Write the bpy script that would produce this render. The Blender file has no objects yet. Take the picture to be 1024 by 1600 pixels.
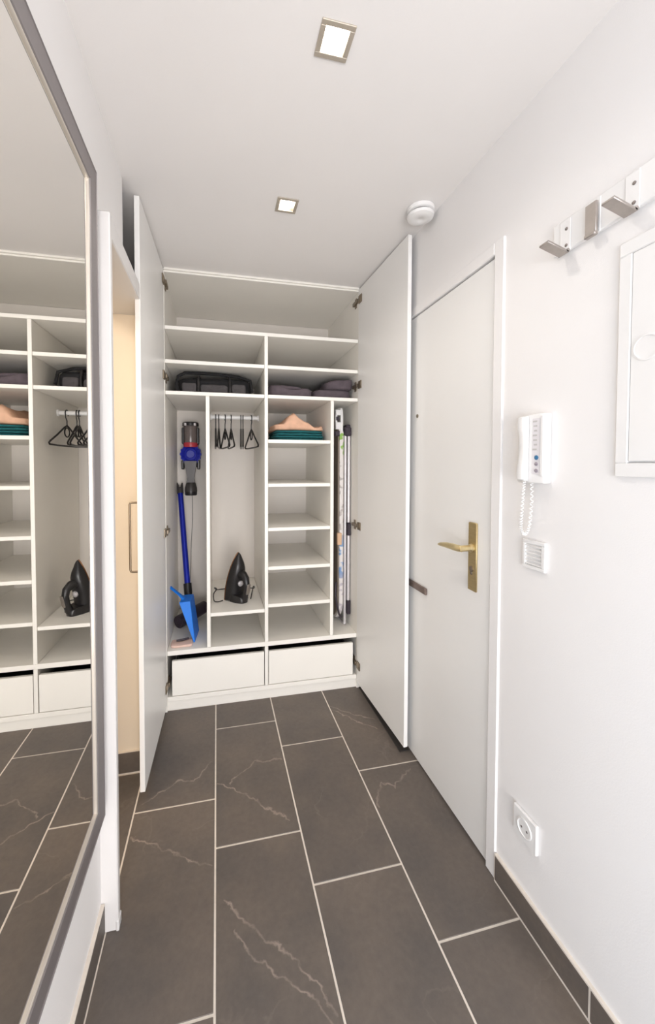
import bpy, bmesh, math, random
from mathutils import Vector, Matrix, noise

random.seed(7)
SC = bpy.context.scene
COL = SC.collection
PI = math.pi

# ------------------------------------------------------------------ camera
cam_data = bpy.data.cameras.new('camera')
cam = bpy.data.objects.new('camera', cam_data)
COL.objects.link(cam)
RV = Vector((0.97701687, -0.21315835, 0.00124984))
UV = Vector((0.00470775, 0.02743923, 0.99961239))
FV = Vector((0.21311002, 0.97663228, -0.02781208))
cam.matrix_world = Matrix(((RV.x, UV.x, -FV.x, 0.0),
                           (RV.y, UV.y, -FV.y, 0.0),
                           (RV.z, UV.z, -FV.z, 1.3138),
                           (0, 0, 0, 1)))
cam_data.sensor_width = 36.0
cam_data.lens = 36.0 * 593.634 / 1600.0
cam_data.shift_x = (512 - 468.656) / 1600.0
cam_data.shift_y = (743.384 - 800) / 1600.0
cam_data.clip_start = 0.02
SC.camera = cam

# ------------------------------------------------------------------ light + exposure
SC.view_settings.view_transform = 'Standard'
SC.view_settings.look = 'None'
SC.view_settings.gamma = 1.0
SC.view_settings.use_curve_mapping = False
SC.view_settings.exposure = 1.18

world = bpy.data.worlds.new('world')
SC.world = world
world.use_nodes = True
world.node_tree.nodes['Background'].inputs['Color'].default_value = (0.75, 0.85, 1.0, 1)
world.node_tree.nodes['Background'].inputs['Strength'].default_value = 0.35

H_CEIL = 2.328


def area_light(name, loc, direction, sx, sy, watts, color):
    d = bpy.data.lights.new(name, 'AREA')
    d.shape = 'RECTANGLE'
    d.size, d.size_y = sx, sy
    d.energy = watts
    d.color = color
    o = bpy.data.objects.new(name, d)
    o.location = loc
    o.rotation_euler = Vector(direction).to_track_quat('-Z', 'Y').to_euler()
    COL.objects.link(o)
    return o


def spot_light(name, loc, watts, color, angle=150, radius=0.03):
    d = bpy.data.lights.new(name, 'SPOT')
    d.energy = watts
    d.color = color
    d.spot_size = math.radians(angle)
    d.spot_blend = 0.9
    d.shadow_soft_size = radius
    o = bpy.data.objects.new(name, d)
    o.location = loc
    COL.objects.link(o)
    return o


# daylight arriving through the open end of the hall behind the camera
area_light('daylight', (0.22, -2.15, 0.80), (0.0, 1, 0.0), 1.05, 1.5, 30, (1.0, 0.965, 0.945))
# cool daylight through the side opening of the hall, left of and behind the camera
area_light('side_daylight', (-0.34, -0.95, 0.85), (1, 0.2, -0.1), 0.8, 1.4, 7.0, (0.50, 0.74, 1.0))
# warm lamp of the side passage
area_light('passage_lamp', (-1.0, 1.0, 2.27), (0, 0, -1), 0.35, 0.35, 5.0, (1.0, 0.88, 0.72))
# the row of recessed downlights
SPOT_XY = [(0.280, 0.897), (0.271, 1.487)]
for sx, sy in SPOT_XY:
    spot_light('downlight_beam', (sx, sy, H_CEIL - 0.012), 3.4, (1.0, 0.94, 0.87))


# ------------------------------------------------------------------ materials
def lin(r, g, b):
    def f(c):
        c /= 255.0
        return c / 12.92 if c <= 0.04045 else ((c + 0.058) / 1.055) ** 2.4
    return (f(r), f(g), f(b), 1.0)


def mat(name, rgb, rough=0.5, metal=0.0, vary=0.03, scale=12.0, bump=0.0, bscale=200.0, spec=0.5, trans=0.0,
        emit=None, estr=0.0, stretch=None):
    m = bpy.data.materials.new(name)
    m.use_nodes = True
    nt = m.node_tree
    b = nt.nodes['Principled BSDF']
    b.inputs['Roughness'].default_value = rough
    b.inputs['Metallic'].default_value = metal
    b.inputs['Specular IOR Level'].default_value = spec
    if trans:
        b.inputs['Transmission Weight'].default_value = trans
    tc = nt.nodes.new('ShaderNodeTexCoord')
    vec = tc.outputs['Object']
    if stretch:
        mp = nt.nodes.new('ShaderNodeMapping')
        mp.inputs['Scale'].default_value = stretch
        nt.links.new(vec, mp.inputs['Vector'])
        vec = mp.outputs['Vector']
    nz = nt.nodes.new('ShaderNodeTexNoise')
    nz.inputs['Scale'].default_value = scale
    nz.inputs['Detail'].default_value = 4
    nt.links.new(vec, nz.inputs['Vector'])
    rp = nt.nodes.new('ShaderNodeValToRGB')
    c = lin(*rgb)
    rp.color_ramp.elements[0].position = 0.3
    rp.color_ramp.elements[1].position = 0.7
    rp.color_ramp.elements[0].color = tuple(max(0, x * (1 - vary)) for x in c[:3]) + (1,)
    rp.color_ramp.elements[1].color = tuple(min(1, x * (1 + vary)) for x in c[:3]) + (1,)
    nt.links.new(nz.outputs['Fac'], rp.inputs['Fac'])
    nt.links.new(rp.outputs['Color'], b.inputs['Base Color'])
    if bump:
        n2 = nt.nodes.new('ShaderNodeTexNoise')
        n2.inputs['Scale'].default_value = bscale
        n2.inputs['Detail'].default_value = 3
        nt.links.new(vec, n2.inputs['Vector'])
        bp = nt.nodes.new('ShaderNodeBump')
        bp.inputs['Strength'].default_value = bump
        bp.inputs['Distance'].default_value = 0.002
        nt.links.new(n2.outputs['Fac'], bp.inputs['Height'])
        nt.links.new(bp.outputs['Normal'], b.inputs['Normal'])
    if emit:
        b.inputs['Emission Color'].default_value = lin(*emit)
        b.inputs['Emission Strength'].default_value = estr
    return m


WALL = mat('wall_paint', (243, 240, 238), 0.75, bump=0.12, bscale=260, vary=0.01, scale=3)
CEIL = mat('ceiling_paint', (243, 239, 236), 0.85, bump=0.08, bscale=220, vary=0.01, scale=3)
CREAM = mat('cream_wall_paint', (244, 231, 212), 0.8, bump=0.1, bscale=260, vary=0.01, scale=3)
LACQ = mat('white_lacquer', (243, 241, 238), 0.35, vary=0.008, scale=4)
CASING = mat('casing_white', (224, 221, 219), 0.4, vary=0.008, scale=4)
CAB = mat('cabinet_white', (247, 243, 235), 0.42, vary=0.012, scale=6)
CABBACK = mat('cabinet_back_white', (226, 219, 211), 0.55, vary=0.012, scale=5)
PLASTIC = mat('white_plastic', (240, 238, 236), 0.35, vary=0.01)
UNDERSHADE = mat('under_door_shade', (48, 43, 40), 0.8)
GROUT = mat('pale_grout', (226, 216, 204), 0.9, vary=0.06, scale=40, bump=0.2)
STEEL = mat('brushed_steel', (176, 170, 166), 0.36, 1.0, vary=0.06, scale=60, stretch=(1, 1, 12))
FRAMEM = mat('silver_grey_frame', (142, 136, 136), 0.45, 0.5, vary=0.02, scale=90)
BEAD = mat('bright_bead', (216, 208, 198), 0.3, 0.5, vary=0.02)
NICKEL = mat('dull_nickel', (150, 138, 122), 0.4, 0.9, vary=0.08, scale=50)
BRASS = mat('satin_brass', (224, 206, 160), 0.3, 0.85, vary=0.05, scale=30)
BRASSP = mat('brass_plate', (192, 172, 128), 0.38, 0.85, vary=0.06, scale=30, stretch=(1, 1, 8))
BRONZE = mat('dull_bronze', (128, 112, 104), 0.45, 0.6, vary=0.06)
HOOKM = mat('hook_metal', (176, 168, 162), 0.4, 0.7, vary=0.06, scale=60)
BLACK = mat('black_plastic', (30, 28, 29), 0.35, vary=0.1)
BLACKSOFT = mat('black_fabric', (24, 23, 25), 0.85, vary=0.2, scale=60, bump=0.4, bscale=300)
GREYFAB = mat('grey_fabric', (74, 70, 71), 0.9, vary=0.15, scale=50, bump=0.4, bscale=300)
PLUM = mat('plum_grey_fabric', (92, 82, 88), 0.95, vary=0.15, scale=30, bump=0.5, bscale=250)
SHADOWD = mat('dark_shadow_fill', (48, 43, 50), 0.95, vary=0.15, scale=30, bump=0.5, bscale=250)
TEAL = mat('teal_towel', (20, 92, 96), 0.95, vary=0.2, scale=40, bump=0.6, bscale=300)
PEACH = mat('peach_cloth', (222, 178, 150), 0.95, vary=0.08, scale=30, bump=0.5, bscale=250)
PINK = mat('pale_pink_cloth', (226, 194, 180), 0.9, vary=0.06, scale=30, bump=0.3)
NAVYBLUE = mat('deep_blue_plastic', (16, 30, 158), 0.45, vary=0.08)
TUBEBLUE = mat('blue_anodised_tube', (24, 40, 165), 0.28, 0.35, vary=0.06)
SKYBLUE = mat('bright_blue_plastic', (16, 124, 232), 0.4, vary=0.05)
SMOKEC = mat('smoky_clear_plastic', (132, 120, 116), 0.18, vary=0.06, trans=0.25)
GREYPL = mat('grey_plastic', (64, 60, 59), 0.4, 0.1, vary=0.06)
DARKPL = mat('dark_purple_plastic', (50, 40, 50), 0.45, vary=0.1)
RED = mat('red_plastic', (190, 60, 70), 0.35)
COPPER = mat('copper_soleplate', (150, 106, 74), 0.4, 0.8)
GREYMESH = mat('grey_brown_mesh', (142, 130, 116), 0.6, 0.3, vary=0.18, scale=220)
ALU = mat('pale_aluminium', (216, 211, 212), 0.35, 0.35, vary=0.04, scale=40)
TAG = mat('tan_tag', (222, 184, 150), 0.8)
CORDM = mat('cord_grey', (150, 146, 142), 0.6)
LAMPGLOW = mat('lamp_glow', (255, 250, 240), 0.4, emit=(255, 247, 232), estr=7.0)
LAMPFRAME = mat('satin_lamp_frame', (196, 186, 172), 0.4, 0.5, vary=0.03)
REFL = mat('lamp_reflector', (176, 168, 158), 0.3, 0.9)
BLUEBTN = mat('blue_button', (52, 110, 150), 0.4)
GREYBTN = mat('grey_button', (150, 142, 150), 0.4)
PRINT = mat('grey_print', (196, 192, 190), 0.6)
SCREWM = mat('screw_grey', (140, 132, 128), 0.4, 0.7)

# mirror
MIRROR = bpy.data.materials.new('mirror_glass')
MIRROR.use_nodes = True
_b = MIRROR.node_tree.nodes['Principled BSDF']
_b.inputs['Base Color'].default_value = (0.95, 0.93, 0.89, 1)
_b.inputs['Metallic'].default_value = 1.0
_b.inputs['Roughness'].default_value = 0.005

# patterned ironing board cover
COVER = bpy.data.materials.new('printed_cover')
COVER.use_nodes = True
_nt = COVER.node_tree
_b = _nt.nodes['Principled BSDF']
_b.inputs['Roughness'].default_value = 0.85
_tc = _nt.nodes.new('ShaderNodeTexCoord')
_n1 = _nt.nodes.new('ShaderNodeTexNoise'); _n1.inputs['Scale'].default_value = 26; _n1.inputs['Detail'].default_value = 1.5
_nt.links.new(_tc.outputs['Object'], _n1.inputs['Vector'])
_sp = _nt.nodes.new('ShaderNodeSeparateXYZ')
_nt.links.new(_tc.outputs['Object'], _sp.inputs[0])
_mz = _nt.nodes.new('ShaderNodeMapRange')
_mz.inputs['From Max'].default_value = 1.25
_nt.links.new(_sp.outputs['Z'], _mz.inputs['Value'])
_r2 = _nt.nodes.new('ShaderNodeValToRGB')
_r2.color_ramp.elements[0].position = 0.0; _r2.color_ramp.elements[0].color = lin(196, 186, 190)
_r2.color_ramp.elements[1].position = 1.0; _r2.color_ramp.elements[1].color = lin(150, 190, 100)
for _p, _c in ((0.22, (190, 182, 190)), (0.28, (120, 158, 205)), (0.40, (130, 165, 205)), (0.46, (196, 186, 182)), (0.80, (186, 180, 176)), (0.86, (150, 190, 100))):
    _e = _r2.color_ramp.elements.new(_p); _e.color = lin(*_c)
_nt.links.new(_mz.outputs[0], _r2.inputs['Fac'])
_r1 = _nt.nodes.new('ShaderNodeValToRGB')
_r1.color_ramp.elements[0].position = 0.53; _r1.color_ramp.elements[0].color = (0, 0, 0, 1)
_r1.color_ramp.elements[1].position = 0.60; _r1.color_ramp.elements[1].color = (1, 1, 1, 1)
_nt.links.new(_n1.outputs['Fac'], _r1.inputs['Fac'])
_mx = _nt.nodes.new('ShaderNodeMixRGB')
_mx.inputs['Color1'].default_value = lin(232, 226, 222)
_nt.links.new(_r1.outputs['Color'], _mx.inputs['Fac'])
_nt.links.new(_r2.outputs['Color'], _mx.inputs['Color2'])
_nt.links.new(_mx.outputs['Color'], _b.inputs['Base Color'])

# slate-look porcelain tile with pale veins
VEINS = [
    [(0.014, 1.137), (0.101, 1.038), (0.18, 0.97), (0.235, 0.906), (0.28, 0.833)],
    [(0.039, 1.051), (0.095, 0.975), (0.171, 0.92), (0.239, 0.858), (0.267, 0.819)],
    [(0.045, 1.56), (0.10, 1.61), (0.163, 1.652), (0.277, 1.640)],
    [(0.001, 1.57), (0.071, 1.524), (0.185, 1.413), (0.258, 1.345)],
    [(0.60, 1.917), (0.69, 1.819), (0.774, 1.728)],
    [(0.60, 1.95), (0.70, 1.86), (0.79, 1.80)],
    [(-0.286, 1.531), (-0.158, 1.62), (-0.10, 1.60), (-0.031, 1.70)],
    [(0.60, 1.331), (0.66, 1.43), (0.70, 1.40), (0.811, 1.475)],
    [(-0.30, 1.40), (-0.197, 1.341), (-0.087, 1.274), (-0.025, 1.25)],
]


def tile_material():
    m = bpy.data.materials.new('dark_stone_tile')
    m.use_nodes = True
    nt = m.node_tree
    N, L = nt.nodes, nt.links
    b = N['Principled BSDF']
    b.inputs['Roughness'].default_value = 0.5
    b.inputs['Specular IOR Level'].default_value = 0.42
    tc = N.new('ShaderNodeTexCoord')
    oi = N.new('ShaderNodeObjectInfo')
    geo = N.new('ShaderNodeNewGeometry')
    off = N.new('ShaderNodeVectorMath'); off.operation = 'MULTIPLY_ADD'
    off.inputs[1].default_value = (1, 1, 1)
    mul = N.new('ShaderNodeVectorMath'); mul.operation = 'SCALE'
    mul.inputs[0].default_value = (37.0, 19.0, 53.0)
    L.new(oi.outputs['Random'], mul.inputs['Scale'])
    L.new(geo.outputs['Position'], off.inputs[0])
    L.new(mul.outputs[0], off.inputs[2])
    P = off.outputs[0]

    def nz(scale, detail, vec, rough=0.55):
        n = N.new('ShaderNodeTexNoise')
        n.inputs['Scale'].default_value = scale
        n.inputs['Detail'].default_value = detail
        n.inputs['Roughness'].default_value = rough
        L.new(vec, n.inputs['Vector'])
        return n

    big = nz(3.2, 5, P)
    rp = N.new('ShaderNodeValToRGB')
    rp.color_ramp.elements[0].position = 0.3
    rp.color_ramp.elements[1].position = 0.72
    rp.color_ramp.elements[0].color = lin(92, 86, 82)
    rp.color_ramp.elements[1].color = lin(116, 105, 95)
    L.new(big.outputs['Fac'], rp.inputs['Fac'])
    fine = nz(55, 6, P, 0.65)
    mixf = N.new('ShaderNodeMixRGB'); mixf.blend_type = 'OVERLAY'
    mixf.inputs['Fac'].default_value = 0.22
    L.new(rp.outputs['Color'], mixf.inputs['Color1'])
    L.new(fine.outputs['Fac'], mixf.inputs['Color2'])
    # thin random cracks
    dist = nz(4.0, 5, P)
    add = N.new('ShaderNodeVectorMath'); add.operation = 'MULTIPLY_ADD'
    add.inputs[1].default_value = (0.35, 0.35, 0.35)
    L.new(dist.outputs['Color'], add.inputs[0])
    L.new(P, add.inputs[2])
    vo = N.new('ShaderNodeTexVoronoi'); vo.feature = 'DISTANCE_TO_EDGE'
    vo.inputs['Scale'].default_value = 3.2
    L.new(add.outputs[0], vo.inputs['Vector'])
    mr = N.new('ShaderNodeMapRange')
    mr.inputs['From Min'].default_value = 0.0
    mr.inputs['From Max'].default_value = 0.018
    mr.inputs['To Min'].default_value = 1.0
    mr.inputs['To Max'].default_value = 0.0
    L.new(vo.outputs['Distance'], mr.inputs['Value'])
    gate = nz(2.6, 3, P)
    gr = N.new('ShaderNodeMapRange')
    gr.inputs['From Min'].default_value = 0.5
    gr.inputs['From Max'].default_value = 0.72
    gr.inputs['To Max'].default_value = 0.26
    L.new(gate.outputs['Fac'], gr.inputs['Value'])
    mm = N.new('ShaderNodeMath'); mm.operation = 'MULTIPLY'
    L.new(mr.outputs[0], mm.inputs[0]); L.new(gr.outputs[0], mm.inputs[1])
    mv = N.new('ShaderNodeMixRGB')
    mv.inputs['Color2'].default_value = lin(150, 138, 128)
    L.new(mm.outputs[0], mv.inputs['Fac'])
    L.new(mixf.outputs['Color'], mv.inputs['Color1'])
    # the veins of the laid tiles, each a jagged line in the stone print
    jag = nz(22, 4, geo.outputs['Position'])
    js = N.new('ShaderNodeVectorMath'); js.operation = 'MULTIPLY_ADD'
    js.inputs[1].default_value = (0.05, 0.05, 0.0)
    L.new(jag.outputs['Color'], js.inputs[0])
    o2 = N.new('ShaderNodeVectorMath'); o2.operation = 'ADD'
    o2.inputs[1].default_value = (-0.025, -0.025, 0)
    L.new(geo.outputs['Position'], o2.inputs[0])
    L.new(o2.outputs[0], js.inputs[2])
    Q = js.outputs[0]
    last = None
    for line in VEINS:
        for a, c in zip(line, line[1:]):
            A = Vector((a[0], a[1], 0)); B = Vector((c[0], c[1], 0)); D = B - A
            pa = N.new('ShaderNodeVectorMath'); pa.operation = 'SUBTRACT'
            pa.inputs[1].default_value = A
            L.new(Q, pa.inputs[0])
            dt = N.new('ShaderNodeVectorMath'); dt.operation = 'DOT_PRODUCT'
            dt.inputs[1].default_value = D / D.length_squared
            L.new(pa.outputs[0], dt.inputs[0])
            cl = N.new('ShaderNodeClamp')
            L.new(dt.outputs['Value'], cl.inputs['Value'])
            sc = N.new('ShaderNodeVectorMath'); sc.operation = 'SCALE'
            sc.inputs[0].default_value = D
            L.new(cl.outputs[0], sc.inputs['Scale'])
            ds = N.new('ShaderNodeVectorMath'); ds.operation = 'DISTANCE'
            L.new(pa.outputs[0], ds.inputs[0]); L.new(sc.outputs[0], ds.inputs[1])
            if last is None:
                last = ds.outputs['Value']
            else:
                mn = N.new('ShaderNodeMath'); mn.operation = 'MINIMUM'
                L.new(last, mn.inputs[0]); L.new(ds.outputs['Value'], mn.inputs[1])
                last = mn.outputs[0]
    m2 = N.new('ShaderNodeMapRange')
    m2.inputs['From Min'].default_value = 0.0005
    m2.inputs['From Max'].default_value = 0.0045
    m2.inputs['To Min'].default_value = 1.0
    m2.inputs['To Max'].default_value = 0.0
    L.new(last, m2.inputs['Value'])
    gj = nz(14, 3, geo.outputs['Position'])
    g2 = N.new('ShaderNodeMapRange')
    g2.inputs['From Min'].default_value = 0.34
    g2.inputs['From Max'].default_value = 0.62
    g2.inputs['To Min'].default_value = 0.15
    g2.inputs['To Max'].default_value = 0.62
    L.new(gj.outputs['Fac'], g2.inputs['Value'])
    m3 = N.new('ShaderNodeMath'); m3.operation = 'MULTIPLY'
    L.new(m2.outputs[0], m3.inputs[0]); L.new(g2.outputs[0], m3.inputs[1])
    mv2 = N.new('ShaderNodeMixRGB')
    mv2.inputs['Color2'].default_value = lin(176, 160, 148)
    L.new(m3.outputs[0], mv2.inputs['Fac'])
    L.new(mv.outputs['Color'], mv2.inputs['Color1'])
    L.new(mv2.outputs['Color'], b.inputs['Base Color'])
    bp = N.new('ShaderNodeBump')
    bp.inputs['Strength'].default_value = 0.12
    bp.inputs['Distance'].default_value = 0.001
    L.new(fine.outputs['Fac'], bp.inputs['Height'])
    L.new(bp.outputs['Normal'], b.inputs['Normal'])
    return m


TILE = tile_material()


# ------------------------------------------------------------------ mesh helpers
ORIG = {}


class MB:
    def __init__(self):
        self.bm = bmesh.new()

    def _merge(self, tmp, M=None):
        if M is not None:
            bmesh.ops.transform(tmp, matrix=M, verts=tmp.verts)
        me = bpy.data.meshes.new('tmp')
        tmp.to_mesh(me)
        tmp.free()
        self.bm.from_mesh(me)
        bpy.data.meshes.remove(me)
        return self

    def box(self, x0, x1, y0, y1, z0, z1, bev=0.0, M=None, seg=1):
        t = bmesh.new()
        bmesh.ops.create_cube(t, size=1.0)
        bmesh.ops.scale(t, vec=(x1 - x0, y1 - y0, z1 - z0), verts=t.verts)
        bmesh.ops.translate(t, vec=((x0 + x1) / 2, (y0 + y1) / 2, (z0 + z1) / 2), verts=t.verts)
        if bev:
            bmesh.ops.bevel(t, geom=list(t.edges), offset=bev, segments=seg, affect='EDGES', profile=0.5)
        return self._merge(t, M)

    def tube(self, pts, r, seg=8, closed=False, M=None):
        """swept round tube; r a number or one radius per point"""
        pts = [Vector(p) for p in pts]
        n = len(pts)
        rs = r if isinstance(r, (list, tuple)) else [r] * n
        t = bmesh.new()
        rings = []
        ref = None
        for i, p in enumerate(pts):
            if closed:
                d = pts[(i + 1) % n] - pts[i - 1]
            else:
                d = pts[min(i + 1, n - 1)] - pts[max(i - 1, 0)]
            d.normalize()
            if ref is None:
                ref = d.orthogonal().normalized()
            ref = (ref - d * ref.dot(d))
            if ref.length < 1e-6:
                ref = d.orthogonal()
            ref.normalize()
            s = d.cross(ref)
            rings.append([t.verts.new(p + (ref * math.cos(a) + s * math.sin(a)) * rs[i])
                          for a in [2 * PI * k / seg for k in range(seg)]])
        m = n if closed else n - 1
        for i in range(m):
            a, b = rings[i], rings[(i + 1) % n]
            for k in range(seg):
                t.faces.new((a[k], a[(k + 1) % seg], b[(k + 1) % seg], b[k]))
        if not closed:
            t.faces.new(list(reversed(rings[0])))
            t.faces.new(rings[-1])
        bmesh.ops.recalc_face_normals(t, faces=t.faces)
        return self._merge(t, M)

    def lathe(self, prof, seg=24, M=None, lobes=0, amp=0.0):
        """prof: (radius, z) list, revolved about Z; lobes ripple the radius"""
        t = bmesh.new()
        rings = []
        for r, z in prof:
            if r < 1e-6:
                rings.append([t.verts.new((0, 0, z))])
            else:
                row = []
                for k in range(seg):
                    a = 2 * PI * k / seg
                    q = r * (1 + amp * math.cos(lobes * a)) if lobes else r
                    row.append(t.verts.new((q * math.cos(a), q * math.sin(a), z)))
                rings.append(row)
        for a, b in zip(rings, rings[1:]):
            if len(a) == 1 and len(b) == 1:
                continue
            for k in range(seg):
                k2 = (k + 1) % seg
                if len(a) == 1:
                    t.faces.new((a[0], b[k], b[k2]))
                elif len(b) == 1:
                    t.faces.new((a[k], a[k2], b[0]))
                else:
                    t.faces.new((a[k], a[k2], b[k2], b[k]))
        if len(rings[0]) > 1:
            t.faces.new(list(reversed(rings[0])))
        if len(rings[-1]) > 1:
            t.faces.new(rings[-1])
        bmesh.ops.recalc_face_normals(t, faces=t.faces)
        return self._merge(t, M)

    def loft(self, sections, M=None, cap=True):
        """sections: lists of points, all the same length, joined ring to ring"""
        t = bmesh.new()
        rings = [[t.verts.new(p) for p in s] for s in sections]
        n = len(rings[0])
        for a, b in zip(rings, rings[1:]):
            for k in range(n):
                t.faces.new((a[k], a[(k + 1) % n], b[(k + 1) % n], b[k]))
        if cap:
            t.faces.new(list(reversed(rings[0])))
            t.faces.new(rings[-1])
        bmesh.ops.recalc_face_normals(t, faces=t.faces)
        return self._merge(t, M)

    def soft(self, x0, x1, y0, y1, z0, z1, nx=14, ny=10, nz=4, amp=0.004, freq=18.0, top=None, seed=0.0, e=0.35):
        """rounded cushion-like slab with uneven cloth surface; top(u, v) scales the height"""
        t = bmesh.new()
        bmesh.ops.create_cube(t, size=2.0)
        bmesh.ops.subdivide_edges(t, edges=list(t.edges), cuts=9, use_grid_fill=True)
        cx, cy, cz = (x0 + x1) / 2, (y0 + y1) / 2, (z0 + z1) / 2
        hx, hy, hz = (x1 - x0) / 2, (y1 - y0) / 2, (z1 - z0) / 2
        for v in t.verts:
            p = v.co
            # superellipsoid-ish rounding of the edges
            q = Vector(p)
            ln = (abs(q.x) ** 6 + abs(q.y) ** 6 + abs(q.z) ** 6) ** (1 / 6)
            q = q / ln if ln > 1e-6 else q
            q = Vector(p).lerp(q, 0.9)
            w = Vector((cx + q.x * hx, cy + q.y * hy, cz + q.z * hz))
            f = noise.noise_vector(w * freq + Vector((seed, seed * 2, -seed)))
            w += Vector((f.x * amp, f.y * amp, f.z * amp if q.z > -0.6 else 0))
            if top:
                k = top((w.x - x0) / (x1 - x0), (w.y - y0) / (y1 - y0))
                w.z = z0 + (w.z - z0) * k
            w.z = max(w.z, z0)
            v.co = w
        return self._merge(t)

    def obj(self, name, material, parent=None, origin=None, smooth=False, angle=40):
        me = bpy.data.meshes.new(name)
        if parent is not None and origin is None:
            org = Vector(ORIG.get(parent.name, (0, 0, 0)))
        else:
            org = Vector(origin) if origin is not None else Vector((0, 0, 0))
        bmesh.ops.translate(self.bm, vec=-org, verts=self.bm.verts)
        self.bm.to_mesh(me)
        self.bm.free()
        me.materials.append(material)
        if smooth:
            me.polygons.foreach_set('use_smooth', [True] * len(me.polygons))
            me.set_sharp_from_angle(angle=math.radians(angle))
        o = bpy.data.objects.new(name, me)
        COL.objects.link(o)
        if parent is not None:
            o.parent = parent
        else:
            o.location = org
        ORIG[o.name] = tuple(org)
        return o


def thing(name, label, cat, loc=(0, 0, 0), group=None, kind=None):
    o = bpy.data.objects.new(name, None)
    o.empty_display_size = 0.05
    COL.objects.link(o)
    o.location = loc
    ORIG[o.name] = tuple(loc)
    return tag(o, label, cat, group, kind)


def tag(o, label=None, cat=None, group=None, kind=None):
    if label: o['label'] = label
    if cat: o['category'] = cat
    if group: o['group'] = group
    if kind: o['kind'] = kind
    return o


def struct(o, label=None, cat=None):
    return tag(o, label, cat, None, 'structure')


def basis(origin, X, Y, Z):
    X, Y, Z, o = Vector(X), Vector(Y), Vector(Z), Vector(origin)
    return Matrix(((X.x, Y.x, Z.x, o.x), (X.y, Y.y, Z.y, o.y), (X.z, Y.z, Z.z, o.z), (0, 0, 0, 1)))


# ------------------------------------------------------------------ the room
XL, XR = -0.322, 0.861          # wall planes of the hall
YB = 2.70                       # inside of the wardrobe back
Y_BACK = -2.2
TX0, TP, TL = -0.0116, 0.301, 0.602

# floor: mortar bed and tiles laid in thirds
floor = struct(MB().box(-1.7, 0.95, Y_BACK - 0.1, 2.85, -0.06, -0.0015).obj('floor', GROUT),
               'dark grey stone tile floor with pale grout lines', 'floor')
ROW0 = {-1: 1.498, 0: 1.2996, 1: 1.118, 2: 0.906}
REGIONS = [(-0.322, 0.892, Y_BACK, 2.13), (-1.6, -0.322, 0.35, 1.712)]


def lay_tile(x0, x1, y0, y1):
    g = 0.0029
    if x1 - x0 < 0.02 or y1 - y0 < 0.02:
        return
    ox, oy = (x0 + x1) / 2, (y0 + y1) / 2
    m = MB().box(x0 + g, x1 - g, y0 + g, y1 - g, -0.009, 0.0, bev=0.0012)
    o = m.obj('tile', TILE, None, origin=(ox, oy, 0))
    o.parent = floor


for k in range(-6, 4):
    cx0, cx1 = TX0 + k * TP, TX0 + (k + 1) * TP
    r0 = ROW0.get(k, 1.498 - 0.2 * (k + 1))
    for n in range(-10, 4):
        cy0, cy1 = r0 + n * TL, r0 + (n + 1) * TL
        # the hall first, then the passage; a tile that runs through the opening is laid whole
        a0, a1 = max(cx0, -0.322), min(cx1, 0.892)
        b0, b1 = max(cy0, Y_BACK), min(cy1, 2.13)
        if k == -2:
            a0, a1 = max(cx0, -1.6), cx1
            b0, b1 = max(cy0, 0.35), min(cy1, 1.712)
        elif k < -2:
            a0, a1 = max(cx0, -1.6), min(cx1, -0.322)
            b0, b1 = max(cy0, 0.35), min(cy1, 1.712)
        if a1 > a0 and b1 > b0:
            lay_tile(a0, a1, b0, b1)

# ceiling with square openings for the downlights
HOLE = 0.031
xs = sorted([-1.7, 0.95] + [v for sx, sy in SPOT_XY for v in (sx - HOLE, sx + HOLE)])
ys = sorted([Y_BACK - 0.1, 2.85] + [v for sx, sy in SPOT_XY for v in (sy - HOLE, sy + HOLE)])
cm = MB()
for i in range(len(ys) - 1):
    y0, y1 = ys[i], ys[i + 1]
    hole = [s for s in SPOT_XY if abs((y0 + y1) / 2 - s[1]) < 0.01]
    if hole:
        sx = hole[0][0]
        cm.box(-1.7, sx - HOLE, y0, y1, H_CEIL, H_CEIL + 0.1)
        cm.box(sx + HOLE, 0.95, y0, y1, H_CEIL, H_CEIL + 0.1)
    else:
        cm.box(-1.7, 0.95, y0, y1, H_CEIL, H_CEIL + 0.1)
struct(cm.obj('ceiling', CEIL), 'white plastered ceiling over the hall', 'ceiling')

HEAD = 1.994                    # top of the passage casing
# left wall: solid behind the mirror, lintel over the passage, stub beside the wardrobe
wl = MB()
wl.box(-0.45, XL, Y_BACK, -1.40, 0, H_CEIL)
wl.box(-0.45, XL, -1.40, -0.50, 2.0, H_CEIL)
wl.box(-0.45, XL, -0.50, 1.125, 0, H_CEIL)
wl.box(-0.45, XL, 1.125, 1.47, HEAD, H_CEIL)
wl.box(-0.45, XL, 1.712, 2.80, 0, HEAD)
struct(wl.obj('wall_left', WALL), 'white wall behind the large mirror', 'wall')
struct(MB().box(-0.55, -0.43, 1.47, 2.80, HEAD, H_CEIL).obj('wall_recess', WALL),
       'shadowed white wall recess above the passage, behind the left wardrobe door', 'wall')
# cream passage wall facing the camera, and the rest of the passage
pa = MB()
pa.box(-1.6, -0.45, 1.712, 1.80, 0, H_CEIL)
pa.box(-0.452, XL - 0.001, 1.708, 1.712, 0, HEAD)
struct(pa.obj('wall_passage', CREAM), 'cream lit wall in the passage beyond the mirror', 'wall')
pb = MB()
pb.box(-1.7, -1.6, 0.25, 1.80, 0, H_CEIL)
pb.box(-1.6, -0.45, 0.25, 0.35, 0, H_CEIL)
struct(pb.obj('wall_passage_side', CREAM))
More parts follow.
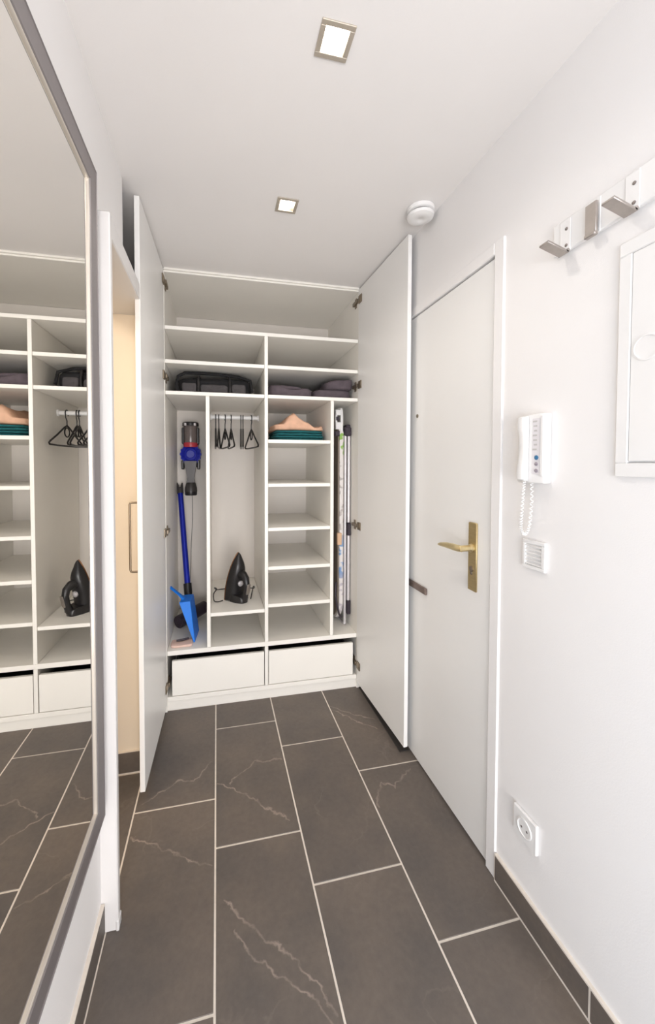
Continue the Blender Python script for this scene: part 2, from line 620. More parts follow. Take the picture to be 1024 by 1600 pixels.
# casing round the passage opening
tr = MB()
tr.box(-0.45, -0.278, 1.122, 1.146, 0.0, HEAD, bev=0.003)
tr.box(-0.45, -0.280, 1.146, 1.708, 1.935, HEAD, bev=0.003)
struct(tr.obj('trim_1', CASING), 'white door casing of the passage opening beside the mirror', 'door casing')
struct(MB().box(-0.284, -0.2755, 1.119, 1.1485, 0.0, 0.030, bev=0.002).obj('trim_2', CASING),
       'small white foot block at the bottom of the passage casing', 'trim')

# right wall with the entry door opening
DY0, DY1, DZ = 1.057, 1.93, 1.968
wr = MB()
wr.box(XR, 0.99, Y_BACK, DY0 - 0.045, 0, H_CEIL)
wr.box(XR, 0.99, DY0 - 0.045, 2.80, DZ + 0.045, H_CEIL)
wr.box(XR, 0.99, DY1 + 0.045, 2.80, 0, DZ + 0.045)
struct(wr.obj('wall_right', WALL), 'white wall with the entry door, coat rack and intercom', 'wall')
wb = MB()
wb.box(-0.45, -0.36, Y_BACK - 0.1, Y_BACK, 0, H_CEIL)
wb.box(0.80, 0.99, Y_BACK - 0.1, Y_BACK, 0, H_CEIL)
wb.box(-0.36, 0.80, Y_BACK - 0.1, Y_BACK, 2.25, H_CEIL)
struct(wb.obj('wall_back', WALL))
struct(MB().box(-0.6, 0.99, 2.72, 2.82, 0, H_CEIL).obj('wall_far', WALL))

# entry door: frame, leaf and its fittings
fr = MB()
fr.box(XR - 0.006, 0.93, DY0 - 0.045, DY0 - 0.003, 0.0, DZ + 0.045, bev=0.003)
fr.box(XR - 0.006, 0.93, DY1 + 0.003, DY1 + 0.045, 0.0, DZ + 0.045, bev=0.003)
fr.box(XR - 0.006, 0.93, DY0 - 0.003, DY1 + 0.003, DZ + 0.006, DZ + 0.045, bev=0.003)
fr.box(0.92, 0.94, DY0 - 0.02, DY1 + 0.02, 0.0, DZ + 0.02)
struct(fr.obj('trim_3', WALL), 'white frame around the entry door', 'door frame')
XD = 0.862                      # door face
door = struct(MB().box(XD, XD + 0.04, DY0 + 0.003, DY1 - 0.001, 0.008, DZ, bev=0.002).obj('door_1', LACQ),
              'plain white entry door with brass lever handle', 'door')
MB().box(XD - 0.007, XD, 1.119, 1.163, 0.882, 1.118, bev=0.0025).obj('handle_plate', BRASSP, door, smooth=True)['label'] = 'long satin brass plate of the entry door handle'
hd = MB()
hd.lathe([(0.015, 0), (0.015, 0.006), (0.0105, 0.009), (0.0105, 0.052)], 16,
         basis((XD - 0.006, 1.142, 1.030), (0, 1, 0), (0, 0, 1), (-1, 0, 0)))
hd.tube([(XD - 0.050, 1.136, 1.030), (XD - 0.056, 1.150, 1.030), (XD - 0.055, 1.18, 1.029), (XD - 0.052, 1.225, 1.026),
         (XD - 0.050, 1.262, 1.021), (XD - 0.049, 1.276, 1.018)], [0.0105, 0.0115, 0.0115, 0.010, 0.007, 0.004], 12)
hd.obj('lever_handle', BRASS, door, smooth=True)['label'] = 'brass lever handle of the entry door'
kh = MB()
kh.lathe([(0.010, 0), (0.010, 0.003), (0.006, 0.0045), (0, 0.0045)], 16,
         basis((XD - 0.007, 1.142, 0.958), (0, 1, 0), (0, 0, 1), (-1, 0, 0)))
kh.box(XD - 0.010, XD - 0.007, 1.137, 1.147, 0.938, 0.950, bev=0.001)
kh.obj('lock_cylinder', NICKEL, door, smooth=True)
MB().lathe([(0.008, 0), (0.008, 0.003), (0.004, 0.005), (0, 0.004)], 16,
           basis((XD, 1.525, 1.530), (0, 1, 0), (0, 0, 1), (-1, 0, 0))).obj('peephole', NICKEL, door, smooth=True)
lb = MB()
lb.box(XD - 0.012, XD, 1.43, 1.60, 0.768, 0.796, bev=0.003)
lb.obj('latch_bar', BRONZE, door)['label'] = 'dull bronze horizontal latch bar on the entry door'

struct(MB().box(0.812, 0.860, 1.565, 2.085, 0.0, 0.005, bev=0.0015).obj('floor_shade_strip', UNDERSHADE),  # dark strip added to stand in for the shade below the open door
       'dark strip for the shade on the floor under the open right wardrobe door', 'trim')

# tile baseboards
bbr = struct(MB().box(XR - 0.0098, XR, 0.0, DY0 - 0.048, 0.0, 0.088).obj('baseboard_right', GROUT),
             'dark tile baseboard along the right wall', 'baseboard')
for y0, y1 in ((0.696, 1.006), (0.386, 0.692), (0.076, 0.382)):
    o = MB().box(XR - 0.0105, XR - 0.003, y0, y1, 0.007, 0.084, bev=0.0012).obj('tile', TILE, None, origin=(XR, (y0 + y1) / 2, 0.04))
    o.parent = bbr
bbl = struct(MB().box(XL, XL + 0.0098, -0.5, 1.120, 0.0, 0.088).obj('baseboard_left', GROUT),
             'dark tile baseboard under the mirror', 'baseboard')
for y0, y1 in ((0.822, 1.118), (0.518, 0.818), (0.214, 0.514)):
    o = MB().box(XL + 0.003, XL + 0.0105, y0, y1, 0.007, 0.084, bev=0.0012).obj('tile', TILE, None, origin=(XL, (y0 + y1) / 2, 0.04))
    o.parent = bbl
bbp = struct(MB().box(-1.6, XL - 0.002, 1.6975, 1.708, 0.0, 0.096).obj('baseboard_passage', GROUT),
             'dark tile baseboard below the cream passage wall', 'baseboard')
for x0, x1 in ((-0.62, -0.326), (-0.922, -0.624), (-1.224, -0.926)):
    o = MB().box(x0, x1, 1.6965, 1.704, 0.007, 0.094, bev=0.0012).obj('tile', TILE, None, origin=((x0 + x1) / 2, 1.70, 0.04))
    o.parent = bbp

# ------------------------------------------------------------------ mirror on the left wall
MZ0, MZ1, MY0, MY1 = 0.372, 2.064, 0.10, 1.086
FW = 0.048
mir = thing('wall_mirror', 'tall wall mirror in a silver grey frame reflecting the wardrobe', 'mirror', (XL, 0.59, MZ0))
XF = -0.300
gl = MB().box(-0.3115, -0.3075, MY0 + 0.03, MY1 - 0.03, MZ0 + 0.03, MZ1 - 0.03)
gl.obj('mirror_glass', MIRROR, mir)


def frame_bar(a, b, into, name):
    """one mitred frame side from outer corner a to outer corner b; into = unit vector towards the glass (Y, Z)"""
    a, b, into = Vector(a), Vector(b), Vector(into)
    along = (b - a).normalized()
    prof = [(0.0, XL), (0.0, XF + 0.002), (0.002, XF), (FW - 0.002, XF), (FW, XF - 0.002), (FW, XL)]
    s0, s1 = [], []
    for w, x in prof:
        p = a + into * w + along * w
        q = b + into * w - along * w
        s0.append((x, p.x, p.y)); s1.append((x, q.x, q.y))
    bar = MB().loft([s0, s1]).obj(name, FRAMEM, mir)
    # thin bright bead between frame and glass
    c0, c1 = [], []
    for w, x in ((FW + 0.0002, XL), (FW + 0.0002, XF - 0.0025), (FW + 0.0022, XF - 0.003), (FW + 0.0032, XF - 0.0045), (FW + 0.0032, XL)):
        p = a + into * w + along * w
        q = b + into * w - along * w
        c0.append((x, p.x, p.y)); c1.append((x, q.x, q.y))
    MB().loft([c0, c1]).obj('inner_bead', BEAD, bar)
    return bar


frame_bar((MY0, MZ0), (MY1, MZ0), (0, 1), 'frame_side')
frame_bar((MY0, MZ1), (MY1, MZ1), (0, -1), 'frame_side')
frame_bar((MY1, MZ0), (MY1, MZ1), (-1, 0), 'frame_side')
frame_bar((MY0, MZ0), (MY0, MZ1), (1, 0), 'frame_side')

# ------------------------------------------------------------------ the built-in wardrobe
W = thing('wardrobe', 'white built-in wardrobe with both full-height doors open', 'wardrobe', (0.27, 2.086, 0))
YF = 2.086
IL, IR = -0.262, 0.800
Z1, Z2, Z3, ZB = 2.0275, 1.8533, 1.6914, 0.3146
T = 0.019
BV = 0.0012


def wpart(name, x0, x1, y0, y1, z0, z1, m=CAB, bev=BV):
    return MB().box(x0, x1, y0, y1, z0, z1, bev=bev).obj(name, m, W)


wpart('side_panel', IL - T, IL, YF, YB, 0.0, H_CEIL - 0.02)
wpart('side_panel', IR, IR + T, YF, YB, 0.0, H_CEIL - 0.02)
wpart('filler_strip', XL + 0.001, IL - T, YF + 0.005, YF + 0.025, 0.0, H_CEIL - 0.02)
wpart('filler_strip', IR + T, XR - 0.001, YF + 0.005, YF + 0.025, 0.0, H_CEIL - 0.02)
wpart('top_panel', XL + 0.001, XR - 0.001, YF, YB, H_CEIL - 0.02, H_CEIL - 0.001)
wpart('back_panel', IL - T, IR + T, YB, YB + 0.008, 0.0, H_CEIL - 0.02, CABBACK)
wpart('top_batten', IL, IR, YF - 0.012, YF, H_CEIL - 0.012, H_CEIL - 0.001)
MX = 0.2665                                      # middle upright
D1, D3 = -0.047, 0.6455
e = 0.0008
wpart('shelf', IL + e, IR - e, YF + 0.001, YB - e, Z1 - T / 2, Z1 + T / 2)
wpart('shelf', IL + e, MX - T / 2 - e, YF + 0.002, YB - e, Z2 - T / 2, Z2 + T / 2)
wpart('shelf', MX + T / 2 + e, IR - e, YF + 0.002, YB - e, Z2 - T / 2, Z2 + T / 2)
wpart('shelf', IL + e, MX - T / 2 - e, YF + 0.002, YB - e, Z3 - T / 2, Z3 + T / 2)
wpart('shelf', MX + T / 2 + e, IR - e, YF + 0.002, YB - e, Z3 - T / 2, Z3 + T / 2)
wpart('base_shelf', IL + e, IR - e, YF + 0.001, YB - e, ZB - 0.0125, ZB + 0.0125)
ZBT = ZB + 0.0125
wpart('upright', MX - T / 2, MX + T / 2, YF, YB - e, ZBT + e, Z1 - T / 2 - e)
wpart('upright', MX - T / 2, MX + T / 2, YF, YB - e, 0.081, ZB - 0.0125 - e)
wpart('upright', D1 - T / 2, D1 + T / 2, YF + 0.002, YB - e, ZBT + e, Z3 - T / 2 - e)
wpart('upright', D3 - T / 2, D3 + T / 2, YF + 0.002, YB - e, ZBT + e, Z3 - T / 2 - e)
wpart('bottom_panel', IL + e, IR - e, YF, YB - e, 0.056, 0.080)
wpart('plinth', XL + 0.001, XR - 0.001, YF + 0.012, YF + 0.03, 0.0, 0.058)
ZC2 = 0.503
wpart('shelf', D1 + T / 2 + e, MX - T / 2 - e, YF + 0.003, YB - e, ZC2 - T / 2, ZC2 + T / 2)
for z in (1.446, 1.202, 0.956, 0.738, 0.528):
    wpart('shelf', MX + T / 2 + e, D3 - T / 2 - e, YF + 0.003, YB - e, z - T / 2, z + T / 2)

# drawers
for x0, x1 in ((-0.238, 0.2535), (0.2795, 0.777)):
    d = wpart('drawer', x0, x1, YF + 0.002, YF + 0.02, 0.083, 0.271)
    t = MB()
    t.box(x0 + 0.012, x1 - 0.012, YF + 0.0205, YF + 0.50, 0.09, 0.10)
    t.box(x0 + 0.012, x0 + 0.024, YF + 0.0205, YF + 0.50, 0.10, 0.23)
    t.box(x1 - 0.024, x1 - 0.012, YF + 0.0205, YF + 0.50, 0.10, 0.23)
    t.box(x0 + 0.024, x1 - 0.024, YF + 0.488, YF + 0.50, 0.10, 0.23)
    t.obj('drawer_box', GREYPL, d)

# clothes rail
RY, RZ = 2.38, 1.606
rail = MB()
rail.tube([(D1 + T / 2 + e, RY, RZ), (MX - T / 2 - e, RY, RZ)], 0.0125, 16)
rl = rail.obj('clothes_rail', PLASTIC, W, smooth=True)
for x, s in ((D1 + T / 2 + e, 1), (MX - T / 2 - e, -1)):
    MB().lathe([(0.02, 0.0), (0.02, 0.004), (0.0155, 0.010), (0.0135, 0.010)], 16,
               basis((x, RY, RZ), (0, 1, 0), (0, 0, 1), (s, 0, 0))).obj('rail_socket', PLASTIC, rl, smooth=True)

# the two doors, standing open at right angles
HZ = [0.15, 0.964, 1.773, 2.2545]


def wardrobe_door(side):
    # local frame: u out of the wardrobe (towards the camera), v from inner face to outer face
    if side < 0:
        hinge = Vector((-0.264, 2.082, 0)); ang = 1.6
    else:
        hinge = Vector((0.798, 2.082, 0)); ang = 2.1
    a = math.radians(ang)
    U = Vector((side * math.sin(a), -math.cos(a), 0))
    V = Vector((side * math.cos(a), math.sin(a), 0))
    M = basis(hinge, U, V, (0, 0, 1))
    Wd = 0.542
    dr = MB().box(0.0, Wd, 0.0, 0.019, 0.04, 2.318, bev=0.0015, M=M).obj('door', LACQ, W)
    # bow handle on the outer face, near the free edge
    h = MB()
    hu, z0, z1, out = Wd - 0.042, 0.895, 1.167, 0.019 + (0.0175 if side > 0 else 0.036)
    pts = [(hu, 0.0195, z0), (hu, out - 0.008, z0), (hu, out - 0.002, z0 + 0.002), (hu, out, z0 + 0.008),
           (hu, out, z1 - 0.008), (hu, out - 0.002, z1 - 0.002), (hu, out - 0.008, z1), (hu, 0.0195, z1)]
    h.tube(pts, 0.0042, 10, M=M)
    h.obj('handle', NICKEL, dr, smooth=True)
    for z in HZ:
        g = MB()
        g.box(0.012, 0.052, -0.007, 0.0, z - 0.022, z + 0.022, bev=0.002, M=M)
        g.lathe([(0.0175, 0.0), (0.0175, 0.004), (0.012, 0.006), (0, 0.006)], 16,
                M @ basis((0.030, -0.004, z), (1, 0, 0), (0, 0, 1), (0, -1, 0)))
        x0, x1 = (IL, IL + 0.014) if side < 0 else (IR - 0.014, IR)
        g.box(x0 + 0.0005 * (side < 0), x1 - 0.0005 * (side > 0), 2.075, 2.15, z - 0.010, z + 0.010, bev=0.002)
        g.box(x0 + 0.0005 * (side < 0) + 0.009 * (side > 0), x1 - 0.0005 * (side > 0) - 0.009 * (side < 0), 2.11, 2.135, z - 0.028, z + 0.028, bev=0.002)
        g.obj('hinge', NICKEL, dr, smooth=True)


wardrobe_door(-1)
wardrobe_door(1)

# ------------------------------------------------------------------ things in the wardrobe
ZS3 = Z3 + T / 2
# black travel bag, upper left
bag = thing('travel_bag', 'black soft travel bag with grey front pockets on the upper left shelf', 'bag', (0.0, 2.38, ZS3))
b = MB(); b.soft(-0.215, 0.205, 2.20, 2.60, ZS3, ZS3 + 0.105, amp=0.006, freq=14, seed=3.1)
b.obj('bag_body', BLACKSOFT, bag, smooth=True, angle=80)
for i, (x0, x1, zt) in enumerate(((-0.185, -0.108, 0.066), (-0.088, 0.062, 0.060), (0.084, 0.162, 0.066))):
    q = MB(); q.soft(x0, x1, 2.178, 2.215, ZS3 + 0.004, ZS3 + zt, amp=0.003, freq=30, seed=i * 2.3)
    q.obj('pocket', GREYFAB, bag, smooth=True, angle=80)
for x in (-0.098, 0.073):
    s = MB()
    s.tube([(x, 2.185, ZS3 + 0.01), (x, 2.180, ZS3 + 0.06), (x, 2.20, ZS3 + 0.102), (x, 2.26, ZS3 + 0.116), (x, 2.45, ZS3 + 0.112)], 0.008, 8)
    s.obj('strap', BLACK, bag, smooth=True)
s = MB()
s.tube([(-0.205, 2.19, ZS3 + 0.01), (-0.214, 2.185, ZS3 + 0.06), (-0.205, 2.19, ZS3 + 0.10), (-0.17, 2.20, ZS3 + 0.122),
        (-0.08, 2.22, ZS3 + 0.128), (0.02, 2.23, ZS3 + 0.128), (0.12, 2.22, ZS3 + 0.118), (0.19, 2.21, ZS3 + 0.095), (0.20, 2.20, ZS3 + 0.03)], 0.009, 8)
s.obj('carry_handle', BLACKSOFT, bag, smooth=True)

# dark textiles, upper right, with a dark slab for the shadow behind them
q = MB(); q.soft(0.295, 0.555, 2.16, 2.50, ZS3, ZS3 + 0.078, amp=0.008, freq=11, seed=8.0,
                 top=lambda u, v: 0.98 - 0.34 * u + 0.1 * math.sin(u * 9))
q.soft(0.30, 0.50, 2.18, 2.48, ZS3 + 0.052, ZS3 + 0.082, amp=0.005, freq=14, seed=5.0, top=lambda u, v: 1 - 0.45 * u)
tag(q.obj('blanket_or_shadow', PLUM, None, origin=(0.42, 2.33, ZS3), smooth=True, angle=80),
    'low plum grey folded blanket, next to the middle upright on the upper right shelf', 'blanket')
bl2 = thing('rolled_blanket', 'bulky plum grey rolled blanket at the right end of the upper right shelf', 'blanket', (0.68, 2.33, ZS3))
q = MB(); q.soft(0.562, 0.792, 2.16, 2.50, ZS3, ZS3 + 0.062, amp=0.007, freq=13, seed=1.0)
q.obj('lower_fold', PLUM, bl2, smooth=True, angle=80)
q = MB(); q.soft(0.630, 0.792, 2.14, 2.46, ZS3 + 0.056, ZS3 + 0.13, amp=0.010, freq=12, seed=2.0, top=lambda u, v: 0.62 + 0.42 * u)
q.obj('upper_fold', PLUM, bl2, smooth=True, angle=80)
q = MB(); q.soft(0.30, 0.66, 2.51, 2.67, ZS3, ZS3 + 0.115, amp=0.008, freq=10, seed=4.0)
tag(q.obj('blanket_or_shadow', SHADOWD, None, origin=(0.48, 2.59, ZS3), smooth=True, angle=80),  # near-black slab stands in for the shadow behind the blankets
    'near-black soft slab in place of the shadow at the back of the upper right shelf', 'blanket')

# towels on the narrow shelf column
ZT = 1.446 + T / 2
z = ZT
for i, (lab, hh) in enumerate((('teal folded towel, undermost of the stack on the narrow shelf', 0.030),
                               ('teal folded towel between the lower teal towel and the peach cloth', 0.030))):
    tw = thing('folded_towel', lab, 'towel', (0.48, 2.33, z), group='teal towels on the narrow shelf')
    for j in range(2):
        q = MB(); q.soft(0.322 + 0.006 * i, 0.630 - 0.008 * i, 2.155, 2.52, z + j * hh / 2, z + (j + 1) * hh / 2, amp=0.003, freq=20, seed=i * 5 + j)
        q.obj('fold', TEAL, tw, smooth=True, angle=80)
    z += hh
q = MB(); q.soft(0.315, 0.622, 2.15, 2.50, z, z + 0.085, amp=0.010, freq=13, seed=6.0,
                 top=lambda u, v: max(0.16, 0.25 + 0.85 * math.exp(-((u - 0.42) / 0.22) ** 2) + 0.12 * math.sin(u * 21 + v * 6)))
tag(q.obj('peach_cloth', PEACH, None, origin=(0.47, 2.32, z), smooth=True, angle=80),
    'crumpled peach cloth lying on top of the teal towels', 'cloth')

# clothes hangers
hg = thing('clothes_hanger', None, 'hanger', (0, 0, 0), group='black hangers on the clothes rail')


def arc(cx, cz, r, a0, a1, n):
    return [(0, cx + r * math.cos(math.radians(a0 + (a1 - a0) * k / n)), cz + r * math.sin(math.radians(a0 + (a1 - a0) * k / n))) for k in range(n + 1)]


# local origin: crown of the rail (inside of the hook)
q = MB(); q.tube(arc(0, -0.014, 0.0175, -50, 190, 12) + [(0, -0.012, -0.040), (0, 0.0, -0.056), (0, 0.0, -0.085)], 0.0030, 8)
q.obj('hook', BLACK, hg, smooth=True)
q = MB()
q.tube([(0, 0, -0.083), (0, 0.03, -0.098), (0, 0.10, -0.142), (0, 0.165, -0.178), (0, 0.178, -0.188), (0, 0.172, -0.196),
        (0, 0.10, -0.199), (0, -0.10, -0.199), (0, -0.172, -0.196), (0, -0.178, -0.188), (0, -0.165, -0.178), (0, -0.10, -0.142), (0, -0.03, -0.098)],
       0.0048, 8, closed=True)
q.obj('shoulder_frame', BLACK, hg, smooth=True)
q = MB()
q.tube([(0, 0.026 * math.cos(k * PI / 8), -0.122 + 0.026 * math.sin(k * PI / 8)) for k in range(16)], 0.0036, 8, closed=True)
q.obj('centre_ring', BLACK, hg, smooth=True)


def copy_tree(o, parent=None):
    c = o.copy()
    COL.objects.link(c)
    if parent is not None:
        c.parent = parent
    for ch in list(o.children):
        copy_tree(ch, c)
    return c


HANG = [(-0.006, 1, 'first black clothes hanger from the left on the rail'),
        (0.013, -3, 'second black clothes hanger from the left on the rail'),
        (0.050, 7, 'third black clothes hanger from the left, turned so its triangle shows'),
        (0.086, 4, 'fourth black clothes hanger from the left on the rail'),
        (0.146, -3.6, 'left one of the two black clothes hangers seen edge-on close together'),
        (0.159, -3.9, 'right one of the two black clothes hangers seen edge-on close together'),
        (0.210, 8, 'rightmost black clothes hanger on the rail, its triangle showing')]
for i, (x, a, lab) in enumerate(HANG):
    o = hg if i == 0 else copy_tree(hg)
    o.location = (x, RY, RZ + 0.0125)
    o.rotation_euler = (0, 0, math.radians(a))
    o['label'] = lab

# cordless vacuum body on its dock
VX, VY = -0.168, 2.615
vac = thing('stick_vacuum', 'blue and grey cordless vacuum body hanging on the back of the left compartment', 'vacuum cleaner', (VX, VY, 1.12))
q = MB(); q.box(VX - 0.045, VX + 0.045, 2.665, YB - 0.0005, 1.30, 1.56, bev=0.008); q.box(VX - 0.02, VX + 0.02, 2.64, 2.667, 1.31, 1.34, bev=0.004)
q.obj('wall_dock', GREYPL, vac)
q = MB(); q.lathe([(0.0, 1.452), (0.040, 1.452), (0.043, 1.47), (0.045, 1.565), (0.043, 1.57), (0, 1.57)], 28, Matrix.Translation((VX, VY - 0.01, 0)))
q.obj('dust_bin', SMOKEC, vac, smooth=True)
q = MB()
q.lathe([(0, 1.570), (0.052, 1.570), (0.052, 1.588), (0.046, 1.594), (0, 1.594)], 28, Matrix.Translation((VX, VY - 0.01, 0)))
q.box(VX - 0.055, VX - 0.038, VY - 0.03, VY + 0.03, 1.45, 1.56, bev=0.005)
q.box(VX + 0.038, VX + 0.055, VY - 0.03, VY + 0.03, 1.45, 1.56, bev=0.005)
q.obj('bin_lid', BLACK, vac, smooth=True)
for s in (-1, 1):
    q = MB()
    q.lathe([(0, 1.568), (0.009, 1.568), (0.009, 1.584), (0, 1.584)], 12, Matrix.Translation((VX + s * 0.030, VY - 0.0605, 0)))
    q.obj('lid_clip', ALU, vac, smooth=True)
q = MB(); q.lathe([(0.036, 1.43), (0.046, 1.432), (0.047, 1.448), (0.046, 1.460), (0.030, 1.462)], 28, Matrix.Translation((VX, VY - 0.012, 0)))
q.obj('bin_ring', RED, vac, smooth=True)
Mv = basis((VX, VY + 0.03, 1.385), (1, 0, 0), (0, 0, 1), (0, -1, 0))
q = MB()
q.lathe([(0.0, 0.0), (0.060, 0.0), (0.066, 0.01), (0.066, 0.058), (0.058, 0.058), (0.045, 0.072)], 56, Mv, lobes=14, amp=0.058)
q.obj('cyclone_body', NAVYBLUE, vac, smooth=True, angle=60)
q = MB()
q.lathe([(0.043, 0.070), (0.040, 0.080), (0.026, 0.085), (0.024, 0.082), (0.0, 0.082)], 40, Mv)
q.obj('filter_cap', NAVYBLUE, vac, smooth=True)
q = MB()
q.loft([[(VX + sx * w, VY - 0.02 + sy * t, z) for sx, sy in ((-1, -1), (1, -1), (1, 1), (-1, 1))]
        for z, w, t in ((1.34, 0.040, 0.03), (1.31, 0.036, 0.028), (1.27, 0.028, 0.024), (1.23, 0.023, 0.022), (1.20, 0.026, 0.024))])
q.obj('grip', GREYPL, vac, smooth=True)
for s in (-1, 1):
    MB().box(VX + s * 0.050 - 0.009, VX + s * 0.050 + 0.009, VY - 0.03, VY + 0.03, 1.285, 1.345, bev=0.005).obj('release_catch', BLACK, vac)
q = MB()
q.lathe([(0.020, 1.205), (0.030, 1.195), (0.038, 1.165), (0.040, 1.140)], 24, Matrix.Translation((VX, VY - 0.015, 0)))
q.obj('battery', GREYPL, vac, smooth=True)
q = MB()
q.lathe([(0, 1.115), (0.036, 1.115), (0.0385, 1.120), (0.0385, 1.140), (0.03, 1.141)], 24, Matrix.Translation((VX, VY - 0.015, 0)))
q.obj('battery_foot', BLACK, vac, smooth=True)
q = MB()
q.tube([(VX, 2.685, 1.31), (VX + 0.002, 2.688, 1.12), (VX + 0.004, 2.69, 0.95), (VX - 0.006, 2.69, 0.78), (VX - 0.010, 2.69, 0.62), (VX - 0.02, 2.69, 0.45), (VX - 0.03, 2.685, 0.335)], 0.0025, 8)
tag(q.obj('charging_cord', CORDM, None, origin=(VX, 2.69, 0.335), smooth=True), 'thin grey charging cord hanging below the blue vacuum', 'cord')

# vacuum wand with its floor head
wa = thing('vacuum_wand', 'dark blue vacuum wand with black floor head leaning in the left compartment', 'vacuum wand', (-0.17, 2.42, ZBT))
P0, P1 = Vector((-0.2395, 2.635, 1.145)), Vector((-0.180, 2.415, 0.575))
dW = (P1 - P0).normalized()
q = MB(); q.tube([P0, P0.lerp(P1, 0.5), P1], 0.0175, 20); q.obj('tube', TUBEBLUE, wa, smooth=True)
q = MB()
q.tube([P0 - dW * 0.018, P0 + dW * 0.022], 0.021, 16)
side = Vector((1, 0, 0))
for s in (-1, 1):
    c = P0 - dW * 0.012 + side * s * 0.0135
    q.tube([c, c - dW * 0.022, c - dW * 0.040 + side * s * 0.003], [0.008, 0.008, 0.005], 8)
q.obj('upper_connector', GREYPL, wa, smooth=True)
q = MB()
q.tube([P1 - dW * 0.01, P1 + dW * 0.05], 0.024, 16)
q.tube([P1 + dW * 0.04, P1 + dW * 0.08, Vector((-0.168, 2.44, 0.41))], [0.022, 0.026, 0.024], 14)
q.obj('neck', BLACK, wa, smooth=True)
q = MB()
A, B = Vector((-0.205, 2.405, 0.368)), Vector((-0.105, 2.51, 0.385))
ax = (B - A).normalized()
q.tube([A - ax * 0.045, A - ax * 0.042, A.lerp(B, 0.5), B + ax * 0.035, B + ax * 0.037], [0.030, 0.038, 0.039, 0.038, 0.030], 18)
q.obj('floor_head', DARKPL, wa, smooth=True)

# bright blue dustpan standing on its lip
dp = thing('dustpan', 'bright blue plastic dustpan propped upright in the left compartment', 'dustpan', (-0.12, 2.25, ZBT))
Wv = Vector((0.10, 0.995, 0)).normalized()
Lv = Vector((-0.13, -0.05, 0.99)); Lv = (Lv - Wv * Lv.dot(Wv)).normalized()
Nv = Wv.cross(Lv).normalized()          # points to the left/front
if Nv.x > 0: Nv = -Nv
Md = basis((-0.116, 2.240, ZBT + 0.003), Wv, Lv, Nv)
pan = MB()
# base plate: trapezoid, open lip at length 0, back at 0.20
hw0, hw1, Lp, th = 0.078, 0.060, 0.225, 0.0035


def slab(p4, thick, M):
    lo = [(x, y, z) for x, y, z in p4]
    hi = [(x, y, z + thick) for x, y, z in p4]
    pan.loft([lo, hi], M)


slab([(-hw0, 0, 0), (hw0, 0, 0), (hw1, Lp, 0), (-hw1, Lp, 0)], th, Md)
pan.loft([[(hw0 - 0.003, 0, 0.002), (hw0, 0, 0.002), (hw0 + 0.002, 0, 0.006), (hw0 - 0.001, 0, 0.006)],
          [(hw1 - 0.003, Lp, 0.002), (hw1, Lp, 0.002), (hw1 + 0.004, Lp, 0.058), (hw1 + 0.001, Lp, 0.058)]], Md)
pan.loft([[(-hw0, 0, 0.002), (-hw0 + 0.003, 0, 0.002), (-hw0 + 0.001, 0, 0.006), (-hw0 - 0.002, 0, 0.006)],
          [(-hw1, Lp, 0.002), (-hw1 + 0.003, Lp, 0.002), (-hw1 - 0.001, Lp, 0.058), (-hw1 - 0.004, Lp, 0.058)]], Md)
pan.loft([[(-hw1, Lp - 0.003, 0.002), (hw1, Lp - 0.003, 0.002), (hw1, Lp, 0.002), (-hw1, Lp, 0.002)],
          [(-hw1 - 0.003, Lp, 0.058), (hw1 + 0.003, Lp, 0.058), (hw1 + 0.003, Lp + 0.003, 0.058), (-hw1 - 0.003, Lp + 0.003, 0.058)]], Md)
pan.obj('pan', SKYBLUE, dp)
q = MB()
hs = []
for y, zc, w, t in ((Lp - 0.002, 0.045, 0.026, 0.014), (Lp + 0.02, 0.058, 0.020, 0.016), (Lp + 0.05, 0.085, 0.018, 0.016), (Lp + 0.085, 0.116, 0.019, 0.016), (Lp + 0.098, 0.127, 0.012, 0.010)):
    hs.append([(w * math.cos(a), y + t * math.sin(a) * 0.7, zc + t * math.sin(a)) for a in [2 * PI * k / 12 for k in range(12)]])
q.loft(hs, Md)
q.obj('handle', SKYBLUE, dp, smooth=True)

# pale pink cloth and small dark stick on the base shelf
q = MB(); q.soft(-0.250, -0.135, 2.115, 2.20, ZBT, ZBT + 0.014, amp=0.003, freq=25, seed=9.0)
tag(q.obj('cleaning_cloth', PINK, None, origin=(-0.19, 2.16, ZBT), smooth=True, angle=80),
    'pale pink folded cloth lying in front of the blue dustpan', 'cloth')
q = MB(); q.tube([(-0.222, 2.160, ZBT + 0.021), (-0.19, 2.165, ZBT + 0.021), (-0.158, 2.178, ZBT + 0.021)], [0.005, 0.0065, 0.005], 10)
tag(q.obj('cloth_clip', DARKPL, None, origin=(-0.19, 2.165, ZBT + 0.016), smooth=True),
    'small dark stick resting on the pale pink cloth', 'stick')

# steam iron standing on its heel
ZI = ZC2 + T / 2
iron = thing('steam_iron', 'black steam iron standing on its heel on the low shelf', 'iron', (0.10, 2.27, ZI))
phi, tau = math.radians(56), math.radians(13)
N0 = Vector((math.cos(phi), -math.sin(phi), 0))
U = Vector((0, 0, 1)) * math.cos(tau) + N0 * math.sin(tau)
Nn = N0 * math.cos(tau) - Vector((0, 0, 1)) * math.sin(tau)
Ww = U.cross(Nn)
Mi = basis((0.082, 2.31, ZI + 0.0005), Ww, U, Nn)       # x width, y along the sole to the nose, z from sole to handle
LEN = 0.296


def shear(v):
    return v * math.tan(tau)


def outline(t):           # half width of the sole at t from heel (0) to nose (1)
    return 0.058 * (1 - max(0, (t - 0.25) / 0.75) ** 2.0) ** 0.75 * (0.9 + 0.1 * min(1, t * 4)) + 0.0015


